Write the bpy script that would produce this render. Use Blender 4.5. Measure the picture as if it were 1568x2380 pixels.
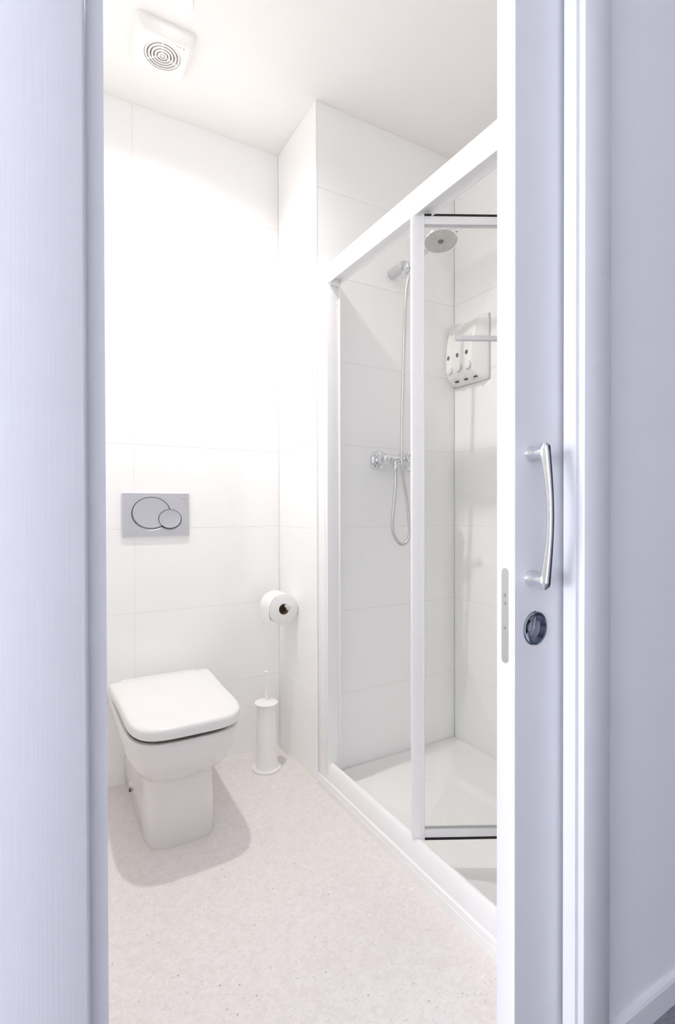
import bpy, bmesh, math, random
from mathutils import Vector, Matrix

random.seed(7)
sc = bpy.context.scene
for o in list(bpy.data.objects):
    bpy.data.objects.remove(o, do_unlink=True)
COL = sc.collection
PI = math.pi

# ------------------------------------------------------------------ camera
F_PX, YAW, PITCH, ROLL, CAM_H = 1201.4, 29.765, 0.478, -0.119, 1.025
cam_data = bpy.data.cameras.new('camera')
cam_data.sensor_fit = 'VERTICAL'
cam_data.sensor_height = 36.0
cam_data.sensor_width = 24.0
cam_data.lens = F_PX / 2380.0 * 36.0
cam_data.clip_start = 0.02
cam = bpy.data.objects.new('camera', cam_data)
COL.objects.link(cam)
_y, _p, _r = (math.radians(v) for v in (YAW, PITCH, ROLL))
_f = Vector((math.sin(_y) * math.cos(_p), math.cos(_y) * math.cos(_p), -math.sin(_p)))
_rt = Vector((math.cos(_y), -math.sin(_y), 0))
_up = _rt.cross(_f)
_r2 = _rt * math.cos(_r) + _up * math.sin(_r)
_u2 = -_rt * math.sin(_r) + _up * math.cos(_r)
m = Matrix((_r2, _u2, -_f)).transposed().to_4x4()
m.translation = (0, 0, CAM_H)
cam.matrix_world = m
sc.camera = cam

# ------------------------------------------------------------------ world, daylight, exposure
w = bpy.data.worlds.new('world')
sc.world = w
w.use_nodes = True
w.node_tree.nodes['Background'].inputs[0].default_value = (0.80, 0.87, 1.0, 1)
w.node_tree.nodes['Background'].inputs[1].default_value = 1.0

WIN_Y, WIN_Z, WIN_W, WIN_H, WIN_X = -0.30, 1.20, 1.25, 1.25, -5.0
ld = bpy.data.lights.new('window_daylight', 'AREA')
ld.shape = 'RECTANGLE'
ld.size, ld.size_y = WIN_H, WIN_W
ld.energy = 215
ld.color = (0.915, 0.935, 1.0)
lo = bpy.data.objects.new('window_daylight', ld)
COL.objects.link(lo)
lo.location = (WIN_X - 0.14, WIN_Y, WIN_Z)
lo.rotation_euler = (0, -PI / 2, 0)

LAMP = (0.364, 1.568)
LAMP_ENERGY = 54
sc.view_settings.view_transform = 'Standard'
sc.view_settings.look = 'None'
sc.view_settings.exposure = 0.0
sc.view_settings.gamma = 1.0
sc.view_settings.use_curve_mapping = False
sc.cycles.max_bounces = 20
sc.cycles.diffuse_bounces = 16
sc.cycles.glossy_bounces = 8
sc.cycles.transparent_max_bounces = 16

# ------------------------------------------------------------------ key dimensions (metres)
YB, XR, YS, XS, C = 2.047, 0.883, 1.699, 1.557, 2.525   # back wall, return wall, shower walls, ceiling
XL, YF = -0.12, 0.70                                    # hidden left wall, inner face of the door wall
TH = C / 8.0                                            # tile row

# ------------------------------------------------------------------ materials
def mat(name, col, rough=0.5, metal=0.0, **kw):
    mt = bpy.data.materials.new(name)
    mt.use_nodes = True
    b = mt.node_tree.nodes['Principled BSDF']
    b.inputs['Base Color'].default_value = (*col, 1)
    b.inputs['Roughness'].default_value = rough
    b.inputs['Metallic'].default_value = metal
    for k, v in kw.items():
        b.inputs[k].default_value = v
    return mt

def add_noise_bump(mt, scale=(1, 1, 1), nscale=50, strength=0.1, dist=0.002, detail=3):
    nt = mt.node_tree
    b = nt.nodes['Principled BSDF']
    tc = nt.nodes.new('ShaderNodeTexCoord')
    mp = nt.nodes.new('ShaderNodeMapping')
    mp.inputs['Scale'].default_value = scale
    nz = nt.nodes.new('ShaderNodeTexNoise')
    nz.inputs['Scale'].default_value = nscale
    nz.inputs['Detail'].default_value = detail
    bp = nt.nodes.new('ShaderNodeBump')
    bp.inputs['Strength'].default_value = strength
    bp.inputs['Distance'].default_value = dist
    nt.links.new(tc.outputs['Object'], mp.inputs[0])
    nt.links.new(mp.outputs[0], nz.inputs['Vector'])
    nt.links.new(nz.outputs[0], bp.inputs['Height'])
    nt.links.new(bp.outputs[0], b.inputs['Normal'])
    return nz

def vary(mt, c1, c2, scale=(1, 1, 1), nscale=4, detail=2, lo=0.35, hi=0.65):
    nt = mt.node_tree
    b = nt.nodes['Principled BSDF']
    tc = nt.nodes.new('ShaderNodeTexCoord')
    mp = nt.nodes.new('ShaderNodeMapping')
    mp.inputs['Scale'].default_value = scale
    nz = nt.nodes.new('ShaderNodeTexNoise')
    nz.inputs['Scale'].default_value = nscale
    nz.inputs['Detail'].default_value = detail
    cr = nt.nodes.new('ShaderNodeValToRGB')
    cr.color_ramp.elements[0].position = lo
    cr.color_ramp.elements[1].position = hi
    cr.color_ramp.elements[0].color = (*c1, 1)
    cr.color_ramp.elements[1].color = (*c2, 1)
    nt.links.new(tc.outputs['Object'], mp.inputs[0])
    nt.links.new(mp.outputs[0], nz.inputs['Vector'])
    nt.links.new(nz.outputs[0], cr.inputs[0])
    nt.links.new(cr.outputs[0], b.inputs['Base Color'])

M = {}
M['tile'] = mat('white_ceramic_tile', (0.95, 0.953, 0.946), 0.12)
add_noise_bump(M['tile'], nscale=9, strength=0.03, dist=0.004, detail=1)
M['grout'] = mat('white_grout', (0.89, 0.885, 0.87), 0.8)
M['ceiling'] = mat('ceiling_paint', (0.94, 0.925, 0.915), 0.9)
add_noise_bump(M['ceiling'], nscale=180, strength=0.04, dist=0.001)
M['plaster'] = mat('white_plaster', (0.94, 0.935, 0.925), 0.8)
M['porcelain'] = mat('white_porcelain', (0.80, 0.785, 0.77), 0.07)
M['seat_plastic'] = mat('white_seat_plastic', (0.83, 0.825, 0.815), 0.25)
M['plastic'] = mat('white_plastic', (0.92, 0.91, 0.90), 0.3)
M['pvc'] = mat('white_powder_coat', (0.93, 0.93, 0.93), 0.28)
M['tray'] = mat('white_acrylic_tray', (0.92, 0.92, 0.905), 0.15)
M['paper'] = mat('toilet_paper', (0.88, 0.875, 0.86), 0.95)
add_noise_bump(M['paper'], nscale=220, strength=0.25, dist=0.001)
M['card'] = mat('cardboard_core', (0.30, 0.21, 0.12), 0.9)
M['chrome'] = mat('polished_chrome', (0.80, 0.81, 0.83), 0.07, 1.0)
M['satin'] = mat('satin_silver', (0.72, 0.72, 0.74), 0.36, 1.0)
add_noise_bump(M['satin'], scale=(1, 1, 60), nscale=30, strength=0.02, dist=0.0005)
M['satin_dark'] = mat('satin_nickel', (0.5, 0.51, 0.54), 0.3, 1.0)
M['steel_dark'] = mat('dark_polished_steel', (0.34, 0.37, 0.43), 0.16, 1.0)
M['dark'] = mat('dark_gap', (0.03, 0.03, 0.035), 0.6)
M['gasket'] = mat('black_rubber_gasket', (0.018, 0.016, 0.017), 0.6)
M['grey_rubber'] = mat('grey_nozzle_rubber', (0.58, 0.575, 0.55), 0.55)
M['grey_window'] = mat('grey_level_window', (0.16, 0.16, 0.17), 0.2)
M['fan_inside'] = mat('fan_duct_inside', (0.50, 0.43, 0.40), 0.8)
M['ink'] = mat('pale_grey_print', (0.5, 0.5, 0.52), 0.6)
M['sealant'] = mat('cream_sealant', (0.85, 0.82, 0.77), 0.6)
def reflection_white():  # translucent white for the strip that stands in for a reflection
    mt = bpy.data.materials.new('reflection_strip_white')
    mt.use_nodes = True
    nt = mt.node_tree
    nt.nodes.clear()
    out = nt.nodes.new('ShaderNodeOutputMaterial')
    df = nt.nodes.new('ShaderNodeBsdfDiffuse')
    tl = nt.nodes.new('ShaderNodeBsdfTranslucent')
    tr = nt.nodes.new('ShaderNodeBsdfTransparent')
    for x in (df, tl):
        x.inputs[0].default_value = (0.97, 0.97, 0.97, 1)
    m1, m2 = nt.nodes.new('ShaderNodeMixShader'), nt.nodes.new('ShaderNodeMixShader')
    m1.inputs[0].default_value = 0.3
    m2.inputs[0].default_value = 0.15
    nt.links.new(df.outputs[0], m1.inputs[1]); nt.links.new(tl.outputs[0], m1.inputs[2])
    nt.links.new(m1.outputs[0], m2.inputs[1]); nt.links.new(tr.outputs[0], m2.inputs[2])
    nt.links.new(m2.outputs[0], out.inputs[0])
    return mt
M['strip'] = reflection_white()

# painted joinery and corridor walls
M['paint'] = mat('painted_joinery', (0.72, 0.725, 0.755), 0.38)
add_noise_bump(M['paint'], nscale=60, strength=0.03, dist=0.001)
M['paint_grain'] = mat('painted_wood_grain', (0.70, 0.705, 0.735), 0.42)
add_noise_bump(M['paint_grain'], scale=(1, 1, 0.012), nscale=420, strength=0.12, dist=0.001, detail=4)
M['corridor_wall'] = mat('corridor_wall_paint', (0.80, 0.805, 0.845), 0.55)
add_noise_bump(M['corridor_wall'], nscale=70, strength=0.05, dist=0.002)
M['corridor_dark'] = mat('dark_blue_paint', (0.03, 0.035, 0.055), 0.6)
M['corridor_floor'] = mat('corridor_carpet', (0.20, 0.20, 0.235), 0.95)
vary(M['corridor_floor'], (0.17, 0.17, 0.20), (0.23, 0.23, 0.265), nscale=160)
add_noise_bump(M['corridor_floor'], nscale=400, strength=0.4, dist=0.003)

def lino():
    mt = mat('speckled_vinyl', (0.74, 0.69, 0.675), 0.42)
    nt = mt.node_tree
    N, Lk = nt.nodes, nt.links
    b = N['Principled BSDF']
    tc = N.new('ShaderNodeTexCoord')
    def noise(scale, nscale, detail, rot=0.0, dist=0.0):
        mp = N.new('ShaderNodeMapping')
        mp.inputs['Scale'].default_value = scale
        mp.inputs['Rotation'].default_value = (0, 0, rot)
        nz = N.new('ShaderNodeTexNoise')
        nz.inputs['Scale'].default_value = nscale
        nz.inputs['Detail'].default_value = detail
        nz.inputs['Distortion'].default_value = dist
        Lk.new(tc.outputs['Object'], mp.inputs[0])
        Lk.new(mp.outputs[0], nz.inputs['Vector'])
        return nz
    def ramp(src, p0, p1, c0, c1):
        cr = N.new('ShaderNodeValToRGB')
        cr.color_ramp.elements[0].position, cr.color_ramp.elements[1].position = p0, p1
        cr.color_ramp.elements[0].color, cr.color_ramp.elements[1].color = (*c0, 1), (*c1, 1)
        Lk.new(src.outputs[0], cr.inputs[0])
        return cr
    def mix(a, bcol, fac, blend='MIX'):
        mx = N.new('ShaderNodeMix')
        mx.data_type = 'RGBA'
        mx.blend_type = blend
        Lk.new(fac.outputs[0], mx.inputs[0])
        Lk.new(a, mx.inputs[6])
        mx.inputs[7].default_value = (*bcol, 1)
        return mx.outputs[2]
    base = ramp(noise((1, 1, 1), 55, 5, dist=1.2), 0.36, 0.64, (0.79, 0.74, 0.723), (0.845, 0.805, 0.79))
    col = base.outputs[0]
    for rot, sx, sy in ((0.5, 1, 4.5), (2.0, 1, 5), (1.2, 4, 1)):
        k = ramp(noise((sx, sy, 1), 60, 2, rot, 0.6), 0.66, 0.74, (0, 0, 0), (1, 1, 1))
        col = mix(col, (0.66, 0.60, 0.585), k)
        k2 = ramp(noise((sx, sy, 1), 48, 2, rot + 0.9, 0.6), 0.68, 0.75, (0, 0, 0), (1, 1, 1))
        col = mix(col, (0.92, 0.89, 0.88), k2)
    vo = N.new('ShaderNodeTexVoronoi')
    vo.inputs['Scale'].default_value = 26
    vo.inputs['Randomness'].default_value = 1
    Lk.new(tc.outputs['Object'], vo.inputs['Vector'])
    k3 = ramp(vo, 0.035, 0.075, (1, 1, 1), (0, 0, 0))
    col = mix(col, (0.47, 0.43, 0.42), k3)
    Lk.new(col, b.inputs['Base Color'])
    bp = N.new('ShaderNodeBump')
    bp.inputs['Strength'].default_value = 0.06
    bp.inputs['Distance'].default_value = 0.002
    Lk.new(noise((1, 1, 1), 140, 3).outputs[0], bp.inputs['Height'])
    Lk.new(bp.outputs[0], b.inputs['Normal'])
    return mt
M['floor'] = lino()

def thin_glass():
    mt = bpy.data.materials.new('clear_shower_glass')
    mt.use_nodes = True
    nt = mt.node_tree
    nt.nodes.clear()
    out = nt.nodes.new('ShaderNodeOutputMaterial')
    tr = nt.nodes.new('ShaderNodeBsdfTransparent')
    tr.inputs[0].default_value = (0.985, 0.99, 0.985, 1)
    gl = nt.nodes.new('ShaderNodeBsdfGlossy')
    gl.inputs['Roughness'].default_value = 0.0
    fr = nt.nodes.new('ShaderNodeFresnel')
    fr.inputs[0].default_value = 1.45
    mx = nt.nodes.new('ShaderNodeMixShader')
    nt.links.new(fr.outputs[0], mx.inputs[0])
    nt.links.new(tr.outputs[0], mx.inputs[1])
    nt.links.new(gl.outputs[0], mx.inputs[2])
    nt.links.new(mx.outputs[0], out.inputs[0])
    return mt
M['glass'] = thin_glass()

def emission(name, col, s):
    mt = bpy.data.materials.new(name)
    mt.use_nodes = True
    nt = mt.node_tree
    nt.nodes.clear()
    out = nt.nodes.new('ShaderNodeOutputMaterial')
    em = nt.nodes.new('ShaderNodeEmission')
    em.inputs[0].default_value = (*col, 1)
    em.inputs[1].default_value = s
    nt.links.new(em.outputs[0], out.inputs[0])
    return mt
M['bulb'] = emission('lit_bulb', (1.0, 0.96, 0.9), 14)

def hose_mat():
    mt = mat('ribbed_steel_hose', (0.72, 0.72, 0.72), 0.25, 1.0)
    return mt
M['hose'] = hose_mat()

# ------------------------------------------------------------------ mesh helpers
def new_bm():
    return bmesh.new()

def box(bm, x0, x1, y0, y1, z0, z1, bevel=0.0, seg=2):
    t = bmesh.new() if bevel else bm
    vs = [t.verts.new(p) for p in ((x0, y0, z0), (x1, y0, z0), (x1, y1, z0), (x0, y1, z0),
                                   (x0, y0, z1), (x1, y0, z1), (x1, y1, z1), (x0, y1, z1))]
    for f in ((0, 3, 2, 1), (4, 5, 6, 7), (0, 1, 5, 4), (1, 2, 6, 5), (2, 3, 7, 6), (3, 0, 4, 7)):
        t.faces.new([vs[i] for i in f])
    if bevel:
        bmesh.ops.bevel(t, geom=list(t.edges), offset=bevel, segments=seg, profile=0.5, affect='EDGES', clamp_overlap=True)
        merge(bm, t)
    return bm

def merge(bm, t):
    mp = {}
    for v in t.verts:
        mp[v] = bm.verts.new(v.co)
    for f in t.faces:
        try:
            nf = bm.faces.new([mp[v] for v in f.verts])
            nf.smooth = f.smooth
        except ValueError:
            pass
    t.free()

def rings_loft(bm, rings, cap=True, closed=True):
    R = [[bm.verts.new(p) for p in r] for r in rings]
    n = len(R[0])
    for a, b in zip(R, R[1:]):
        for i in range(n if closed else n - 1):
            j = (i + 1) % n
            bm.faces.new((a[i], a[j], b[j], b[i]))
    if cap:
        bm.faces.new(list(reversed(R[0])))
        bm.faces.new(R[-1])
    return bm

def basis(axis):
    axis = Vector(axis).normalized()
    t = Vector((0, 0, 1)) if abs(axis.z) < 0.9 else Vector((1, 0, 0))
    u = axis.cross(t).normalized()
    v = axis.cross(u).normalized()
    return axis, u, v

def lathe(bm, origin, axis, profile, n=40, su=1.0, sv=1.0, cap=True):
    """profile = [(radius, distance along axis), ...]"""
    a, u, v = basis(axis)
    o = Vector(origin)
    rings = []
    for r, d in profile:
        rings.append([o + a * d + u * (r * su * math.cos(2 * PI * i / n)) + v * (r * sv * math.sin(2 * PI * i / n)) for i in range(n)])
    return rings_loft(bm, rings, cap)

def catmull(pts, k=8):
    pts = [Vector(p) for p in pts]
    P = [pts[0] * 2 - pts[1]] + pts + [pts[-1] * 2 - pts[-2]]
    out = []
    for i in range(1, len(P) - 2):
        for j in range(k):
            t = j / k
            p0, p1, p2, p3 = P[i - 1], P[i], P[i + 1], P[i + 2]
            out.append(0.5 * ((2 * p1) + (p2 - p0) * t + (2 * p0 - 5 * p1 + 4 * p2 - p3) * t * t + (3 * p1 - p0 - 3 * p2 + p3) * t ** 3))
    out.append(pts[-1])
    return out

def sweep(bm, pts, radius, n=12, cap=True, sq=2.0):
    """tube along points; radius is a number or f(t, i)"""
    pts = [Vector(p) for p in pts]
    N = len(pts)
    tang = [(pts[min(i + 1, N - 1)] - pts[max(i - 1, 0)]).normalized() for i in range(N)]
    _, u, v = basis(tang[0])
    rings = []
    for i, p in enumerate(pts):
        u = (u - tang[i] * u.dot(tang[i])).normalized()
        v = tang[i].cross(u)
        r = radius(i / (N - 1), i) if callable(radius) else radius
        rx, ry = r if isinstance(r, tuple) else (r, r)
        ring = []
        for k in range(n):
            c, s_ = math.cos(2 * PI * k / n), math.sin(2 * PI * k / n)
            ring.append(p + u * (rx * math.copysign(abs(c) ** (2 / sq), c)) + v * (ry * math.copysign(abs(s_) ** (2 / sq), s_)))
        rings.append(ring)
    return rings_loft(bm, rings, cap)

def prism(bm, pts2, plane, d0, d1):
    """extrude a 2D polygon: plane 'xz' -> along y, 'yz' -> along x, 'xy' -> along z"""
    def P(a, b, d):
        return {'xz': (a, d, b), 'yz': (d, a, b), 'xy': (a, b, d)}[plane]
    A = [bm.verts.new(P(a, b, d0)) for a, b in pts2]
    B = [bm.verts.new(P(a, b, d1)) for a, b in pts2]
    n = len(A)
    for i in range(n):
        bm.faces.new((A[i], A[(i + 1) % n], B[(i + 1) % n], B[i]))
    bm.faces.new(list(reversed(A)))
    bm.faces.new(B)
    return bm

WORLD = {}

def origin_of(p):
    return WORLD[p.name] if p else Vector((0, 0, 0))

def obj(name, bm, material, parent=None, smooth=None, origin=None):
    """link a bmesh drawn in world coordinates as one mesh object, origin at the middle of its base"""
    bmesh.ops.recalc_face_normals(bm, faces=list(bm.faces))
    cs = [v.co for v in bm.verts]
    c = Vector(((min(p.x for p in cs) + max(p.x for p in cs)) / 2, (min(p.y for p in cs) + max(p.y for p in cs)) / 2, min(p.z for p in cs)))
    if origin is not None:
        c = Vector(origin)
    for v in bm.verts:
        v.co -= c
    me = bpy.data.meshes.new(name)
    bm.to_mesh(me)
    bm.free()
    me.materials.append(M[material])
    if smooth is not None:
        for p in me.polygons:
            p.use_smooth = True
        me.set_sharp_from_angle(angle=math.radians(smooth))
    o = bpy.data.objects.new(name, me)
    COL.objects.link(o)
    if parent:
        o.parent = parent
    o.location = c - origin_of(parent)
    WORLD[o.name] = c
    return o

def put(name, me, loc, parent=None):
    o = bpy.data.objects.new(name, me)
    COL.objects.link(o)
    if parent:
        o.parent = parent
    o.location = Vector(loc) - origin_of(parent)
    WORLD[o.name] = Vector(loc)
    return o

def tag(o, label, cat, group=None):
    o['label'] = label
    o['category'] = cat
    if group:
        o['group'] = group
    return o

def thing(name, label, cat, loc, group=None):
    o = bpy.data.objects.new(name, None)
    o.empty_display_size = 0.05
    COL.objects.link(o)
    o.location = loc
    WORLD[o.name] = Vector(loc)
    return tag(o, label, cat, group)

def struct(name, bm, material, label=None, smooth=None):
    o = obj(name, bm, material, None, smooth)
    o['kind'] = 'structure'
    if label:
        o['label'] = label
    return o

def carve(o, cutter_bm):
    """cut a shape (world coordinates) out of an object for good"""
    bmesh.ops.recalc_face_normals(cutter_bm, faces=list(cutter_bm.faces))
    me = bpy.data.meshes.new('cut')
    cutter_bm.to_mesh(me)
    cutter_bm.free()
    c = bpy.data.objects.new('cut', me)
    COL.objects.link(c)
    md = o.modifiers.new('cut', 'BOOLEAN')
    md.object = c
    md.operation = 'DIFFERENCE'
    md.solver = 'EXACT'
    bpy.context.view_layer.update()
    dg = bpy.context.evaluated_depsgraph_get()
    res = bpy.data.meshes.new_from_object(o.evaluated_get(dg))
    o.modifiers.clear()
    old = o.data
    o.data = res
    res.name = old.name
    bpy.data.objects.remove(c, do_unlink=True)

def text_part(name, s, size, loc, rot, parent, material, depth=0.0003):
    cu = bpy.data.curves.new(name, 'FONT')
    cu.body = s
    cu.size = size
    cu.extrude = depth
    cu.align_x = 'CENTER'
    cu.align_y = 'CENTER'
    t = bpy.data.objects.new(name, cu)
    COL.objects.link(t)
    bpy.context.view_layer.update()
    dg = bpy.context.evaluated_depsgraph_get()
    me = bpy.data.meshes.new_from_object(t.evaluated_get(dg))
    bpy.data.objects.remove(t, do_unlink=True)
    me.materials.clear()
    me.materials.append(M[material])
    o = put(name, me, loc, parent)
    o.rotation_euler = rot
    return o

# ================================================================== STRUCTURE
T = 0.12
def slab(name, x0, x1, y0, y1, z0, z1, mt, label):
    return struct(name, box(new_bm(), x0, x1, y0, y1, z0, z1), mt, label)

JT = 0.0015          # tile face stands proud of the grout
floor = slab('floor', XL - T, XS + T, 0.66, YB + T, -0.10, 0.0, 'floor', 'pinkish speckled vinyl bathroom floor')
ceiling = slab('ceiling', XL - T, XS + T, 0.70, YB + T, C, C + 0.1, 'ceiling', 'off-white painted bathroom ceiling')
wall_back = slab('wall_back', XL - T, XR + 0.02, YB + JT, YB + T, 0.0, C, 'grout', 'white tiled wall behind the toilet')
wall_return = slab('wall_return', XR + JT, XR + 0.10, YS + JT + 0.01, YB + JT - 0.0005, 0.0, C, 'grout', 'short white tiled wall with the paper holder')
wall_shower_back = slab('wall_shower_back', XR + JT, XS + T, YS + JT, YS + 0.011, 0.0, C, 'grout', 'tiled shower wall carrying the mixer')
wall_shower_right = slab('wall_shower_right', XS + JT, XS + T, YF, YS + 0.0, 0.0, C, 'grout', 'tiled shower wall carrying the soap dispenser')
wall_left = slab('wall_left', XL - T, XL, YF, YB, 0.0, C, 'plaster', 'white bathroom side wall')

# tiles: every one an object of its own under its wall, meshes shared by size
TILE_MESH = {}
def tile(wall, axis, u0, u1, z0, z1, face):
    g = 0.0008
    u0, u1, z0, z1 = u0 + g, u1 - g, z0 + g, z1 - g
    key = (axis, round(u1 - u0, 4), round(z1 - z0, 4))
    if key not in TILE_MESH:
        bm = new_bm()
        wd, hg = u1 - u0, z1 - z0
        if axis == 'y':
            box(bm, -wd / 2, wd / 2, 0, 0.0072, 0, hg, 0.0005, 1)
        else:
            box(bm, 0, 0.0072, -wd / 2, wd / 2, 0, hg, 0.0005, 1)
        bmesh.ops.recalc_face_normals(bm, faces=list(bm.faces))
        me = bpy.data.meshes.new('tile')
        bm.to_mesh(me)
        bm.free()
        me.materials.append(M['tile'])
        TILE_MESH[key] = me
    uc = (u0 + u1) / 2
    loc = (uc, face, z0) if axis == 'y' else (face, uc, z0)
    put('tile', TILE_MESH[key], loc, wall)

def tile_wall(wall, axis, cuts, face):
    for k in range(8):
        for a, b in zip(cuts, cuts[1:]):
            tile(wall, axis, a, b, k * TH, (k + 1) * TH, face)
tile_wall(wall_back, 'y', [XL, 0.2985, XR - 0.0005], YB)
tile_wall(wall_return, 'x', [YS + 0.004, YB - 0.0005], XR)
tile_wall(wall_shower_back, 'y', [XR + 0.004, XS - 0.0005], YS)
tile_wall(wall_shower_right, 'x', [YF, 1.099, YS - 0.0005], XS)
# white trim on the outer tile corner
bm = new_bm()
prism(bm, [(XR - 0.001, YS + 0.004), (XR - 0.001, YS + 0.0005), (XR + 0.0005, YS - 0.001), (XR + 0.004, YS - 0.001), (XR + 0.004, YS + 0.004)], 'xy', 0.0, C)
struct('trim_1', bm, 'pvc', 'white plastic edge strip on the outer tile corner')
bm = new_bm()
prism(bm, [(YB, 0.0), (YB, 0.006), (YB - 0.002, 0.005), (YB - 0.005, 0.002), (YB - 0.006, 0.0)], 'yz', XL, XR)
struct('baseboard_back', bm, 'sealant', 'thin cream sealant bead at the foot of the back wall')
bm = new_bm()
prism(bm, [(XR, 0.0), (XR, 0.006), (XR - 0.002, 0.005), (XR - 0.005, 0.002), (XR - 0.006, 0.0)], 'xz', YS, YB - 0.006)
struct('baseboard_return', bm, 'sealant', 'thin sealant bead at the foot of the short return wall')

# ---- door wall and corridor
CX0, CX1, CY0 = -5.0, 2.6, -1.15
slab('wall_front_left', CX0, 0.0, 0.586, YF, 0.0, C, 'corridor_wall', 'corridor wall left of the doorway')
slab('wall_front_right', 0.84, CX1, 0.586, 0.6075, 0.0, C, 'corridor_wall', 'bluish white corridor wall right of the doorway')
slab('wall_front_inner', 0.84, XS + T, 0.6635, YF, 0.0, C, 'plaster', 'inner skin of the pocket wall')
slab('wall_front_top', 0.0, 0.84, 0.586, YF, 2.10, C, 'corridor_wall', 'wall above the doorway')
slab('floor_corridor', CX0 - 0.1, CX1 + 0.1, CY0 - 0.1, 0.66, -0.10, -0.001, 'corridor_floor', 'dark grey corridor floor')
slab('ceiling_corridor', CX0 - 0.1, CX1 + 0.1, CY0 - 0.1, YF, C, C + 0.1, 'plaster', 'corridor ceiling')
slab('wall_corridor_opposite', CX0 - 0.1, CX1 + 0.1, CY0 - 0.1, CY0, 0.0, C, 'plaster', 'corridor wall opposite the doorway')
slab('wall_corridor_right', CX1, CX1 + 0.1, CY0, 0.586, 0.0, C, 'corridor_dark', 'far right end of the corridor')
bm = new_bm()
wy0, wy1, wz0, wz1 = WIN_Y - WIN_W / 2, WIN_Y + WIN_W / 2, WIN_Z - WIN_H / 2, WIN_Z + WIN_H / 2
box(bm, CX0 - 0.1, CX0, CY0, wy0, 0, C)
box(bm, CX0 - 0.1, CX0, wy1, YF, 0, C)
box(bm, CX0 - 0.1, CX0, wy0, wy1, 0, wz0)
box(bm, CX0 - 0.1, CX0, wy0, wy1, wz1, C)
struct('wall_corridor_left', bm, 'corridor_wall', 'left end of the corridor with the window opening')
bm = new_bm()
for a, b, c_, d in ((wy0, wy0 + 0.04, wz0, wz1), (wy1 - 0.04, wy1, wz0, wz1), (wy0, wy1, wz0, wz0 + 0.04), (wy0, wy1, wz1 - 0.04, wz1)):
    box(bm, CX0 - 0.07, CX0 - 0.02, a, b, c_, d)
struct('window_1', bm, 'paint', 'white window frame at the end of the corridor')

# door lining and architraves
RVX = 0.8168
slab('trim_2', 0.0, 0.0576, 0.583, YF, 0.0, 2.10, 'paint', 'pale painted door lining left of the opening')
bm = new_bm(); box(bm, RVX, 0.84, 0.583, 0.6080, 0.0, 2.10, 0.0008, 1)
struct('trim_3', bm, 'paint', 'white painted door lining in front of the sliding door')
bm = new_bm(); box(bm, RVX, 0.84, 0.6632, YF, 0.0, 2.10)
struct('trim_4', bm, 'paint', 'door lining behind the sliding door')
bm = new_bm(); box(bm, 0.0576, RVX, 0.583, 0.608, 2.07, 2.10); box(bm, 0.0576, RVX, 0.6632, YF, 2.07, 2.10)
struct('trim_5', bm, 'paint', 'head of the door lining')
bm = new_bm(); box(bm, -0.055, 0.0405, 0.572, 0.586, 0.0, 2.12, 0.0045, 4)
struct('trim_6', bm, 'paint_grain', 'pale lilac grained architrave on the left of the doorway', 40)
bm = new_bm(); box(bm, 0.8262, 0.9022, 0.572, 0.586, 0.0, 2.12, 0.0012, 2)
struct('trim_7', bm, 'paint', 'pale lilac architrave on the right of the doorway', 40)
bm = new_bm(); box(bm, -0.055, 0.9022, 0.572, 0.583, 2.12, 2.19, 0.0012, 2)
struct('trim_8', bm, 'paint', 'architrave over the doorway', 40)
bm = new_bm()
prism(bm, [(0.586, -0.001), (0.574, -0.001), (0.574, 0.046), (0.5765, 0.052), (0.586, 0.054)], 'yz', 0.9022, CX1)
struct('baseboard_right', bm, 'paint', 'low bluish grey baseboard on the corridor wall')

# ================================================================== SLIDING DOOR
DX, DY0, DY1 = 0.7002, 0.6153, 0.6556
bm = new_bm(); box(bm, DX, 1.52, DY0, DY1, 0.006, 2.065, 0.0009, 2)
door = struct('door_1', bm, 'paint', 'pale lilac sliding pocket door with pull handle and round lock')
LX, LZ = 0.7513, 0.8126
cut = new_bm(); lathe(cut, (LX, DY0 - 0.01, LZ), (0, 1, 0), [(0.0272, 0), (0.0272, 0.024)], 48)
carve(door, cut)
# bow handle: two posts and a flared bar
hx = 0.7375
def handle():
    h = put('pull_handle', bpy.data.meshes.new('pull_handle'), (hx, DY0, 1.01), door)
    bm = new_bm()
    zt, zb = 1.1335, 0.8865
    for z in (1.1185, 0.9015):
        lathe(bm, (hx, DY0, z), (0, -1, 0), [(0.0138, 0), (0.0138, 0.0015), (0.0118, 0.006), (0.0106, 0.016), (0.0108, 0.030)], 28)
    pts, rad = [], []
    n = 36
    for i in range(n + 1):
        t = i / n
        s = math.sin(PI * t)
        pts.append((hx, 0.5868 - 0.0135 * s, zt + (zb - zt) * t))
    def r(t, i):
        e = abs(2 * t - 1)
        k = 0.0056 + 0.0052 * e ** 2.2
        cap = 1.0
        d = min(t, 1 - t) * (zt - zb)
        if d < 0.006:
            cap = 0.55 + 0.45 * math.sqrt(max(0, 1 - (1 - d / 0.006) ** 2))
        return (k * cap, (0.0048 + 0.0030 * e ** 2) * cap)
    sweep(bm, pts, r, 32, sq=3.4)
    bmesh.ops.recalc_face_normals(bm, faces=list(bm.faces))
    for v in bm.verts:
        v.co -= Vector((hx, DY0, 1.01))
    bm.to_mesh(h.data)
    bm.free()
    h.data.materials.append(M['chrome'])
    for p in h.data.polygons:
        p.use_smooth = True
    h.data.set_sharp_from_angle(angle=math.radians(50))
    h['label'] = 'chrome bow pull handle'
handle()
bm = new_bm()
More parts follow.
